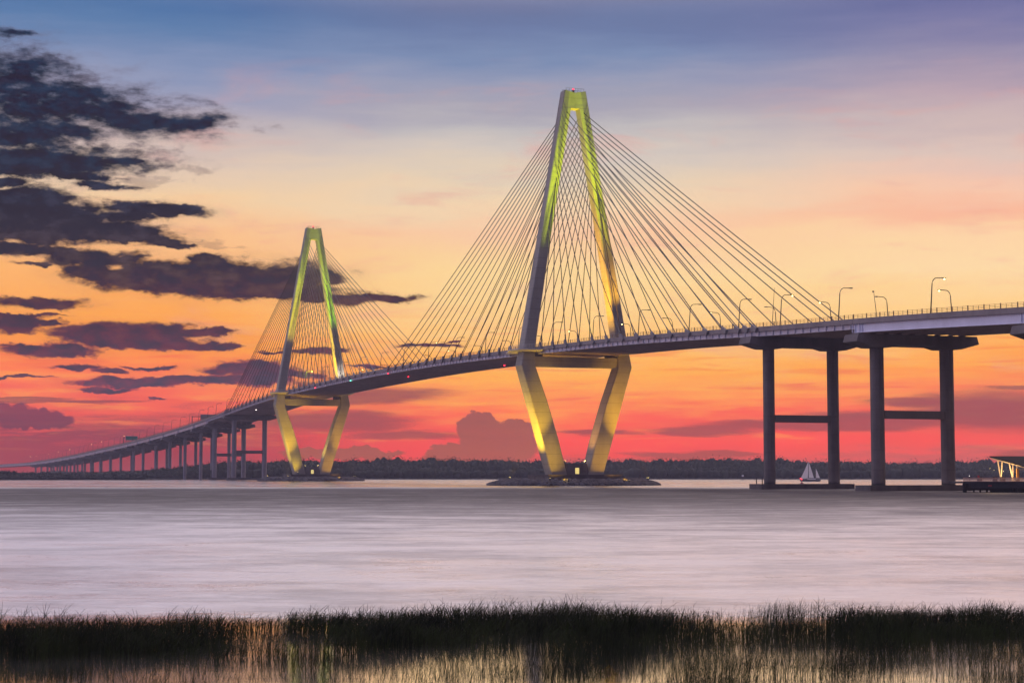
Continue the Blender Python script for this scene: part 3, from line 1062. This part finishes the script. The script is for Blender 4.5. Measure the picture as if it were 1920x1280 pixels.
far_pts = [(x, 1600 + wig(x, 8)) for x in np.linspace(-420, 2500, 60)] + [(2500, 3650), (-2500, 3650), (-2500, 2200), (-700, 2200), (-560, 1720)]
shore('far_bank', far_pts, .9)
left_pts = [(x, 1392 + wig(x, 4, .03, 1)) for x in np.linspace(-2500, -282, 40)] + [(-268, 1440), (-290, 1500), (-420, 1600), (-640, 2100), (-2500, 2150)]
shore('left_bank', left_pts, .8)


# ------------------------------------------------------------------ woods on the far banks
def foliage_object(name, mat, trees, per, leaf, label):
    """trees: rows of x, y, ground z, height, crown radius"""
    tr = np.array(trees)
    n = len(tr)
    idx = np.repeat(np.arange(n), per)
    N = len(idx)
    x, y, z0, h, r = tr[idx].T
    u = rng.normal(size=(N, 3))
    u /= np.linalg.norm(u, axis=1)[:, None]
    rad = rng.uniform(.25, 1.0, N) ** .55
    # lobes: uneven outline
    ph = (idx * 12.9898) % 6.283
    lob = 1 + .22 * np.sin(3 * np.arctan2(u[:, 1], u[:, 0]) + ph) + .2 * np.sin(5 * u[:, 2] + ph * 2.1)
    c = np.stack([x + u[:, 0] * r * rad * lob, y + u[:, 1] * r * rad * lob, z0 + h * .55 + u[:, 2] * h * .47 * rad * lob], 1)
    c[:, 2] = np.maximum(c[:, 2], z0 + .2)
    core = MB()
    for q in tr:
        k = rng.uniform(0, 6.28)
        rg = []
        for zz, rr in ((-.45, .5), (-.2, .8), (.12, .82), (.30, .6), (.40, .25)):
            rg.append([(q[0] + q[4] * rr * math.cos(t) * (1 + .2 * math.sin(3 * t + k)), q[1] + q[4] * rr * math.sin(t), q[2] + q[3] * (.5 + zz + .05 * math.sin(2 * t + k))) for t in np.linspace(0, 6.2832, 9)[:-1]])
        core.loft(rg)
    a = rng.normal(size=(N, 3))
    a /= np.linalg.norm(a, axis=1)[:, None]
    b = np.cross(a, rng.normal(size=(N, 3)))
    b /= np.linalg.norm(b, axis=1)[:, None]
    sz = rng.uniform(.5, 1.2, N)[:, None] * leaf
    quad = np.stack([c - a * sz - b * sz * .6, c + a * sz - b * sz * .5, c + a * sz * .7 + b * sz, c - a * sz * .8 + b * sz * .8], 1).reshape(-1, 3)
    cv = np.array(core.v)
    cf = np.array([f_ for f_ in core.f if len(f_) == 4], dtype=np.int32) + len(quad)
    quad = np.concatenate([quad, cv])
    lp = np.concatenate([np.arange(N * 4, dtype=np.int32), cf.ravel().astype(np.int32)])
    N = N + len(cf)
    me = bpy.data.meshes.new(name)
    me.vertices.add(len(quad))
    me.vertices.foreach_set('co', quad.ravel())
    me.loops.add(len(lp))
    me.loops.foreach_set('vertex_index', lp)
    me.polygons.add(N)
    me.polygons.foreach_set('loop_start', np.arange(0, len(lp), 4, dtype=np.int32))
    me.update(calc_edges=True)
    me.materials.append(MAT[mat])
    o = bpy.data.objects.new(name, me)
    COL.objects.link(o)
    return tag(o, label, 'woodland', kind='stuff')


tr = []
for row, (yy, hh) in enumerate(((1612, 8.5), (1622, 12), (1634, 15), (1650, 16), (1672, 17))):
    x = -400 + rng.uniform(0, 6)
    while x < 760:
        hv = hh * (1 + .10 * math.sin(x * .021 + row) + .08 * math.sin(x * .057 + 2 * row)) * rng.uniform(.9, 1.1)
        hv *= 1.0 if x < 250 else .93
        hv *= float(np.interp(x, [-400, -340, -300, -262], [.26, .42, .66, 1.0]))
        tr.append((x, yy + wig(x, 8) + rng.uniform(-4, 4), .9, hv, rng.uniform(4.2, 6.8)))
        x += rng.uniform(3.0, 6.0)
foliage_object('far_wood', 'foliage', tr, 200, .5, 'hazy purple-grey line of trees along the whole far bank')
tr = []
for row, (yy, hh) in enumerate(((1396, 2.5), (1402, 4.2), (1410, 6.0), (1424, 7.0), (1442, 7.5))):
    x = -640
    while x < -288 - row * 2:
        f = float(np.interp(x, [-460, -430, -350, -290], [1.0, .75, .7, .45]))
        hv = hh * f * (1 + .16 * math.sin(x * .05 + row)) * rng.uniform(.7, 1.2)
        tr.append((x, yy + wig(x, 4, .03, 1) + rng.uniform(-3, 3), .8, hv, rng.uniform(2.4, 4.4)))
        x += rng.uniform(2.6, 5)
foliage_object('bank_thicket', 'foliage_dark', tr, 180, .32, 'dark low thicket along the left bank under the approach')
tr = []
for row, yy in enumerate((1700, 1730, 1770)):
    x = -560
    while x < -250:
        hv = np.interp(x, [-560, -420, -370, -330, -290, -250], [3, 4, 5.5, 9, 12, 14]) * rng.uniform(.8, 1.15)
        tr.append((x * yy / 1700, yy, .9, hv, rng.uniform(4, 7)))
        x += rng.uniform(5, 9)
for row, yy in enumerate((2300, 2380)):
    x = -980
    while x < -420:
        tr.append((x, yy, .9, 6 * rng.uniform(.7, 1.15) * (1 + .2 * math.sin(x * .03)), rng.uniform(6, 9)))
        x += rng.uniform(7, 12)
foliage_object('approach_wood', 'foliage', tr, 220, .55, 'trees standing behind the left approach piers')


# ------------------------------------------------------------------ riprap islands under the towers
def riprap(s_t, rx, ry, label):
    o = thing('rock_island', label, 'rock island', P(s_t, 0, 0), AZ, 'riprap islands under the towers')
    core = MB()
    core.loft([[(rx * k * math.cos(t), ry * k * math.sin(t), z) for t in np.linspace(0, 2 * math.pi, 48, endpoint=False)] for k, z in ((1, -.4), (.97, .4), (.86, 2.0), (.8, 2.1))])
    core.build('core', 'rock', o)
    m = MB()
    base = []
    ico = [Vector(v_).normalized() for v_ in [(0, 1, 1.618), (0, -1, 1.618), (0, 1, -1.618), (0, -1, -1.618), (1, 1.618, 0), (-1, 1.618, 0), (1, -1.618, 0), (-1, -1.618, 0), (1.618, 0, 1), (-1.618, 0, 1), (1.618, 0, -1), (-1.618, 0, -1)]]
    fc = [(0, 1, 8), (0, 8, 4), (0, 4, 5), (0, 5, 9), (0, 9, 1), (1, 9, 7), (1, 7, 6), (1, 6, 8), (8, 6, 10), (8, 10, 4), (4, 10, 2), (4, 2, 5), (5, 2, 11), (5, 11, 9), (9, 11, 7), (7, 11, 3), (7, 3, 6), (6, 3, 10), (10, 3, 2), (2, 3, 11)]
    for _ in range(2600):
        t = rng.uniform(0, 2 * math.pi)
        q = rng.uniform(0, 1)
        k = 1.0 - .2 * q
        z = .15 + 2.25 * q ** .8
        if abs(rx * k * math.cos(t)) < 17.5 and abs(ry * k * math.sin(t)) < 13:
            continue
        sz = rng.uniform(.4, 1.25)
        sc = Vector((rng.uniform(.7, 1.3), rng.uniform(.7, 1.3), rng.uniform(.5, .9))) * sz
        rot = Matrix.Rotation(rng.uniform(0, 6.28), 3, 'Z') @ Matrix.Rotation(rng.uniform(-.6, .6), 3, 'X')
        c = Vector((rx * k * math.cos(t), ry * k * math.sin(t), z))
        m.add([tuple(c + rot @ Vector((v_.x * sc.x * rng.uniform(.8, 1.2), v_.y * sc.y * rng.uniform(.8, 1.2), v_.z * sc.z))) for v_ in ico], fc)
    r = m.build('boulders', 'rock', o)
    r['kind'] = 'stuff'


riprap(0, 38.5, 30, 'grey riprap island around the pedestal of the near tower')
riprap(-SPAN, 36.5, 30, 'grey riprap island around the pedestal of the far tower')


def at(px, py_z, Y):
    """X and z of something seen at that bearing, standing Y metres out"""
    a, b = (px - 960) / FPX, (640 - py_z) / FPX
    d = (a, math.cos(PITCH) - b * math.sin(PITCH), math.sin(PITCH) + b * math.cos(PITCH))
    k = Y / d[1]
    return d[0] * k, CAM_H + d[2] * k


# ------------------------------------------------------------------ sailing boat
bx, _ = at(1519, 900, 1165)
boat = thing('sailboat', 'two-masted sailboat with white sails between the legs of the right pier', 'sailboat', (bx, 1165, 0), R(8))
hl = MB()
rings = []
for t in np.linspace(-1, 1, 13):
    x = t * 6.8
    wd = 1.7 * max(.02, (1 - abs(t) ** 2.6)) if t < 0 else 1.7 * max(.35, 1 - .5 * t ** 2)
    top = 1.15 + .35 * t * t
    rings.append([(x, -wd, top), (x, -wd * .75, .2), (x, 0, -.5), (x, wd * .75, .2), (x, wd, top)])
hl.loft(rings)
hull = hl.build('hull', 'hull', boat)
MB().box((-1.5, -.8, 1.2), (3.6, .8, 1.85)).build('cabin', 'sail', boat)
MB().tube([(-1.0, 0, 1), (-1.0, 0, 13.2)], [.12, .07], 8).build('main_mast', 'mast', boat)
MB().tube([(3.9, 0, 1), (3.9, 0, 8.6)], [.1, .06], 8).build('mizzen_mast', 'mast', boat)


def sail(name, a, b, c, belly):
    a, b, c = Vector(a), Vector(b), Vector(c)
    N = 8
    m = MB()
    for off in (-.03, .03):
        idx = {}
        vs, fs = [], []
        for i in range(N + 1):
            for j in range(N + 1 - i):
                u_, v_ = i / N, j / N
                p = a * (1 - u_ - v_) + b * u_ + c * v_
                k = u_ * v_ + v_ * (1 - u_ - v_) + u_ * (1 - u_ - v_)
                idx[i, j] = len(vs)
                vs.append((p.x, p.y - belly * k * 2.2 + off, p.z))
        for i in range(N):
            for j in range(N - i):
                fs.append((idx[i, j], idx[i + 1, j], idx[i, j + 1]))
                if (i + 1, j + 1) in idx:
                    fs.append((idx[i + 1, j], idx[i + 1, j + 1], idx[i, j + 1]))
        m.add(vs, fs)
    m.build(name, 'sail', boat, True)


sail('jib', (-6.6, 0, 1.6), (-1.6, 0, 2.0), (-1.25, 0, 12.6), .9)
sail('mainsail', (-.85, 0, 2.3), (2.6, 0, 2.2), (-.9, 0, 12.9), .6)
sail('mizzen_sail', (4.0, 0, 2.2), (6.6, 0, 2.2), (4.0, 0, 8.4), .4)
MB().ball((-6.7, -.3, 1.9), .3, 8, 6).build('bow_light', 'lens_red', boat)

# buoy with red light, and a far channel marker
ux, _ = at(1503.5, 905, 900)
by = thing('red_buoy', 'small buoy with a red light in front of the sailboat', 'buoy', (ux, 900, 0))
MB().loft([[(r_ * math.cos(t), r_ * math.sin(t), z) for t in np.linspace(0, 6.283, 12, endpoint=False)] for r_, z in ((.5, -.3), (.8, 0), (.8, .45), (.25, .7), (.18, 2.0))]).build('float', 'red_plate', by)
MB().ball((0, 0, 2.2), .22, 8, 6).build('lamp', 'lens_red', by)
ux, _ = at(1392.6, 895, 1300)
mk = thing('channel_marker', 'thin dark channel marker post in the water left of the right pier', 'channel marker', (ux, 1300, 0))
MB().tube([(0, 0, -1), (0, 0, 4.2)], .16, 8).build('pile', 'dark_steel', mk)
MB().box((-.7, -.1, 2.9), (.7, -.165, 4.1)).build('board', 'sail', mk)

# ------------------------------------------------------------------ fishing pier with pavilion at the right edge
DY = 487.0
dx0, _ = at(1806, 905, DY)
dock = thing('fishing_pier', 'dark low fishing pier deck with pale railing at the right edge', 'pier', (dx0, DY, 0))
L = 60.0
MB().box((0, 0, 2.45), (L, 16, 2.95)).build('deck', 'dock_dark', dock)
MB().box((1.6, .35, 1.15), (L, .85, 2.447)).build('edge_beam', 'dock_dark', dock)
sk = MB()
sk.box((1.0, 2.0, .55), (L, 2.3, 2.447))
for x in (1.0, 3.2, 4.95, 6.8):
    sk.box((x, 1.9, -.5), (x + .42, 2.29, .548))
sk.box((7.9, 1.9, -.5), (L, 2.29, .548))
sk.build('shade_skirt', 'dock_black', dock)  # black skirt stands in for the shadow under the dock
for x in (.45, 13.6, 14.9, 22, 30, 40, 50):
    MB().tube([(x, .9, -1), (x, .9, 2.44)], .42, 10).build('pile', 'dock_black', dock)
rl = MB()
x = 0.15
while x < L:
    big = int(round((x - .15) / .22)) % 8 == 0
    rr_ = .07 if big else .055
    rl.box((x - rr_, .12 - rr_, 2.95), (x + rr_, .12 + rr_, 4.0))
    x += .22
rl.box((.1, .07, 3.95), (L, .17, 4.06))
rl.box((.1, .08, 3.02), (L, .16, 3.09))
rl.build('railing', 'rail_lamplit', dock)
MB().box((6.9, .30, 1.65), (7.9, .349, 2.0)).build('red_plate', 'red_plate', dock)
for k, (x, w_, h_) in enumerate(((4.9, .5, 1.15), (9.1, .5, 1.25), (11.2, .6, 1.2))):
    q = MB().box((dx0 + x - w_, DY + 1.0, 2.953), (dx0 + x + w_, DY + 1.9, 2.953 + h_))
    q.box((dx0 + x - w_ - .06, DY + .95, 2.955 + h_), (dx0 + x + w_ + .06, DY + 1.95, 3.03 + h_))
    tag(q.build('storage_bin', 'dock_dark'), ['dark lidded bin behind the railing at the pier end', 'dark lidded bin beside the left strut pair of the pavilion', 'wider dark lidded bin between the two strut pairs'][k], 'bin')
q = thing('pole_light', 'thin post with a tiny white light on the pier end', 'lamp', (dx0 + 1.9, DY + .6, 2.95))
MB().tube([(0, 0, 0), (0, 0, 1.5)], .04, 6).build('post', 'dark_steel', q)
MB().ball((0, 0, 1.55), .05, 6, 5).build('lamp', 'lens_white', q)
q = thing('life_ring_post', 'short post carrying a red box on the pier end', 'post', (dx0 + 4.4, DY + .7, 2.95))
MB().tube([(0, 0, 0), (0, 0, 1.1)], .05, 6).build('post', 'dark_steel', q)
MB().box((-.25, -.1, 1.1), (.25, .1, 1.7)).build('red_box', 'red_plate', q)

pav = thing('pavilion', 'timber pavilion with sloping dark roof and warm-lit slanted struts', 'pavilion', (dx0, DY, 2.95))
ax, azz = at(1855, 854.8, DY + 13)
bx_, bz_ = at(1922, 873.5, DY + 1.0)
ax, bx_ = ax - dx0, bx_ - dx0
azz, bz_ = azz - 2.95, bz_ - 2.95
ey = [13.0, 1.0]
LL = 48
rf = MB()
th = .28
rf.loft([[(ax, 13, azz - th), (ax + LL, 13, azz - th), (bx_ + LL, 1, bz_ - th), (bx_, 1, bz_ - th)], [(ax, 13, azz), (ax + LL, 13, azz), (bx_ + LL, 1, bz_), (bx_, 1, bz_)]])
rf_o = rf.build('roof', 'roof_metal', pav)


def on_roof(t, off, drop):
    """point under the left gable edge of the roof: t from the high corner to the low one"""
    return Vector((ax + (bx_ - ax) * t + off, 13 - 12 * t, azz + (bz_ - azz) * t - drop))


g = MB()
for off in (.5, 5, 10, 15, 20):
    p0, p1 = on_roof(.02, off, th + .02), on_roof(.98, off, th + .02)
    g.loft([[tuple(p0 + Vector((dx_, 0, dz_))) for dx_, dz_ in ((-.12, -.4), (.12, -.4), (.12, 0), (-.12, 0))], [tuple(p1 + Vector((dx_, 0, dz_))) for dx_, dz_ in ((-.12, -.4), (.12, -.4), (.12, 0), (-.12, 0))]])
g.build('rafters', 'timber_pale', pav)
for (fx, fy, tops) in ((1876.8, 897, ((1870.6, 861.5), (1878.8, 864.5))), (1899.5, 896, ((1892.5, 868), (1899.3, 869.5)))):
    for (tx, ty) in tops:
        t_ = (tx - 1855) / (1922 - 1855) + .02
        top = on_roof(min(.95, t_), 1.0, th + .3)
        Yt = DY + top.y
        topx, topz = at(tx, ty, Yt)
        footx, footz = at(fx, fy, Yt)
        m = MB()
        m.tube([(footx - dx0, top.y, max(.05, .06)), (topx - dx0, top.y, min(topz - 2.95, top.z + .15))], .17, 8)
        m.build('strut', 'timber_pale', pav)
cx_, _ = at(1908, 880, DY + 3)
cx_ -= dx0
MB().box((cx_ - .32, 2.7, .9), (cx_ + .32, 3.3, 3.6)).build('post', 'orange_paint', pav)
MB().box((cx_ - .2, 2.8, 3.603), (cx_ + .2, 3.2, on_roof(.86, 0, th).z)).build('post_top', 'timber_pale', pav)
MB().box((cx_ - .5, 2.5, .003), (cx_ + .5, 3.5, .897)).build('post_base', 'dock_dark', pav)
MB().box((cx_ + .33, 2.9, 3.2), (cx_ + 30, 3.1, 3.4)).build('tie_beam', 'timber_pale', pav)
for k, (lx, ly, lz, pw) in enumerate(((8.6, 4.5, 3.6, 900), (12.5, 5.0, 2.8, 900), (17, 6, 2.8, 1200), (9.5, 3.6, 3.1, 500))):
    lp = MB().ball((lx, ly, lz), .04, 8, 6).build('pavilion_lamp', 'lens_warm', pav)
    ld = bpy.data.lights.new('lamp_glow', 'POINT')
    ld.energy, ld.color, ld.shadow_soft_size = pw, (1, .66, .28), .15
    lo = bpy.data.objects.new('lamp_glow', ld)
    COL.objects.link(lo)
    lo.parent = lp
    lo.location = (lx, ly, lz - .3)

# ------------------------------------------------------------------ marsh grass in front
def grass_material():
    m = bpy.data.materials.new('marsh_grass')
    m.use_nodes = True
    t = NT(m.node_tree)
    b = m.node_tree.nodes['Principled BSDF']
    pos = t.n('ShaderNodeNewGeometry').outputs['Position']
    n = t.noise(t.v('MULTIPLY', pos, (.6, .6, .2)), 1, 4, .6)
    n2 = t.noise(t.v('MULTIPLY', pos, (9, 9, 2)), 1, 2, .6)
    c = t.mix(t.mr(n, .35, .7), (.005, .008, .002), (.032, .046, .010))
    c = t.mix(t.mr(n2, .55, .8), c, (.04, .034, .012))
    t.put(b.inputs['Base Color'], c)
    b.inputs['Roughness'].default_value = .75
    b.inputs['Specular IOR Level'].default_value = .15
    MAT['marsh_grass'] = m


grass_material()


def smooth_noise(x, y, seed):
    r_ = np.random.default_rng(seed)
    out = np.zeros_like(x)
    amp = 1.0
    for o in range(4):
        for _ in range(5):
            a = r_.uniform(0, 6.283)
            k = (0.5 * 1.9 ** o) * r_.uniform(.7, 1.3)
            out += amp * np.sin((x * math.cos(a) * .6 + y * math.sin(a) * 1.6) * k + r_.uniform(0, 6.283)) / 5
        amp *= .62
    return out


def marsh():
    N = 170000
    x = rng.uniform(-26, 26, N)
    y = rng.uniform(36, 68, N)
    cl = smooth_noise(x, y, 5) + .5 * smooth_noise(x * .4, y * .5, 8)
    cb = smooth_noise(x * 1.7, y * 1.0, 17)
    tf = smooth_noise(x * 2.4, y * 1.5, 41) + .35 * cl
    backe = np.interp(x, [-26, -16, -12, -7, -4, 0, 8, 16, 26], [55.5, 57.5, 59.5, 62.0, 65.0, 65.0, 65.2, 64.4, 64.4]) + 1.0 * smooth_noise(x * .8, x * 0, 21)
    fronte = np.interp(x, [-26, -16, -8, 0, 8, 16, 26], [44.5, 45.5, 47.5, 50.8, 52.6, 53.2, 53.2]) + .9 * smooth_noise(x * .9, x * 0, 33)
    band = np.clip((backe - y) / 2.5, 0, 1) * np.clip((y - fronte) / 5.0, 0, 1) ** 1.4 * np.clip(1.0 + 1.5 * cb, .05, 1.3)
    tuft = np.clip((tf - .1) * 1.5, 0, 1) ** 1.3
    sparse = (.05 + .70 * tuft + .05 * np.clip(cb, 0, 1)) * np.interp(x, [-26, -15, -10, -2, 4, 12, 26], [1.2, .9, .6, .8, .9, .95, 1.0]) * np.clip((y - 38) / 6 + .6, .6, 1.6) * (y < backe)
    stray = np.where((y > backe) & (y < backe + 2.5), .012 * np.clip(cl, 0, 2), 0)
    p = np.maximum(np.maximum(band * .75, sparse), stray)
    keep = rng.uniform(0, 1, N) < p
    x, y, cl, bd = x[keep], y[keep], cl[keep], band[keep]
    n = len(x)
    h = rng.uniform(.32, .76, n) * np.clip(1 + .24 * cl + .38 * tf[keep], .5, 1.75) * np.where(bd > .3, 1.0, .85)
    lean = rng.normal(0, .10, (n, 2)) + np.array([.05, 0])
    allv, allf = [], []

    def ribbons(bx_, by_, bz_, hx, hy, hz, wid, curl):
        """three-segment tapering blades from base along (hx,hy,hz)"""
        k = len(bx_)
        ang = rng.uniform(0, math.pi, k)
        wx, wy = np.cos(ang), np.sin(ang) * .5
        verts = np.zeros((k, 7, 3))
        for i, t_ in enumerate((0, .4, .75)):
            cx = bx_ + hx * t_ + curl * hx * t_ * t_
            cy = by_ + hy * t_ + curl * hy * t_ * t_
            cz = bz_ + hz * t_ * (1 - .25 * t_ * np.abs(curl))
            ww = wid * (1 - .55 * t_)
            verts[:, i * 2] = np.stack([cx - wx * ww, cy - wy * ww, cz], 1)
            verts[:, i * 2 + 1] = np.stack([cx + wx * ww, cy + wy * ww, cz], 1)
        verts[:, 6] = np.stack([bx_ + hx * (1 + curl), by_ + hy * (1 + curl), bz_ + hz * (1 - .25 * np.abs(curl))], 1)
        base = np.arange(k)[:, None] * 7
        q = np.concatenate([base + np.array([[0, 1, 3, 2]]), base + np.array([[2, 3, 5, 4]])], 0)
        tr_ = base + np.array([[4, 5, 6]])
        return verts.reshape(-1, 3), q, tr_

    V, Q, T = [], [], []
    off = 0

    def push(v_, q, t_):
        nonlocal off
        V.append(v_)
        Q.append(q + off)
        T.append(t_ + off)
        off += len(v_)

    push(*ribbons(x, y, np.full(n, -.05), lean[:, 0] * h, lean[:, 1] * h, h, rng.uniform(.007, .012, n) * np.where(bd > .3, 1.1, .52), np.full(n, .6)))
    for lf in range(3):
        t0 = rng.uniform(.15, .75, n)
        a = rng.uniform(0, 6.283, n)
        sp_ = rng.uniform(.10, .34, n) * h * np.where(bd > .3, 1.0, .55)
        push(*ribbons(x + lean[:, 0] * h * t0, y + lean[:, 1] * h * t0, h * t0, np.cos(a) * sp_ + .04, np.sin(a) * sp_, h * rng.uniform(.22, .5, n), rng.uniform(.005, .009, n) * np.where(bd > .3, 1.1, .5), rng.uniform(0, 1.2, n)))
    V, Q, T = np.concatenate(V), np.concatenate(Q), np.concatenate(T)
    me = bpy.data.meshes.new('marsh_grass')
    me.vertices.add(len(V))
    me.vertices.foreach_set('co', V.ravel().astype(np.float32))
    loops = np.concatenate([Q.ravel(), T.ravel()]).astype(np.int32)
    me.loops.add(len(loops))
    me.loops.foreach_set('vertex_index', loops)
    starts = np.concatenate([np.arange(len(Q)) * 4, len(Q) * 4 + np.arange(len(T)) * 3]).astype(np.int32)
    me.polygons.add(len(starts))
    me.polygons.foreach_set('loop_start', starts)
    me.update(calc_edges=True)
    me.materials.append(MAT['marsh_grass'])
    o = bpy.data.objects.new('marsh_grass', me)
    COL.objects.link(o)
    tag(o, 'dark marsh grass standing in the shallow water along the near shore', 'grass', kind='stuff')
    print('grass plants', n, 'verts', len(V))


marsh()

# ------------------------------------------------------------------ haze
if HAZE:
    hm = bpy.data.materials.new('haze')
    hm.use_nodes = True
    hm.node_tree.nodes.clear()
    hn = NT(hm.node_tree)
    pv = hn.n('ShaderNodeVolumePrincipled')
    pv.inputs['Color'].default_value = (.76, .76, .98, 1)
    pv.inputs['Density'].default_value = HAZE
    pv.inputs['Anisotropy'].default_value = 0.0
    ho = hn.n('ShaderNodeOutputMaterial')
    hm.node_tree.links.new(pv.outputs[0], ho.inputs['Volume'])
    MAT['haze'] = hm
    hz = MB().box((-BX - 60, BY0 - 60, -2), (BX + 60, BY1 + 60, 200)).build('haze', 'haze')
    tag(hz, kind='stuff')
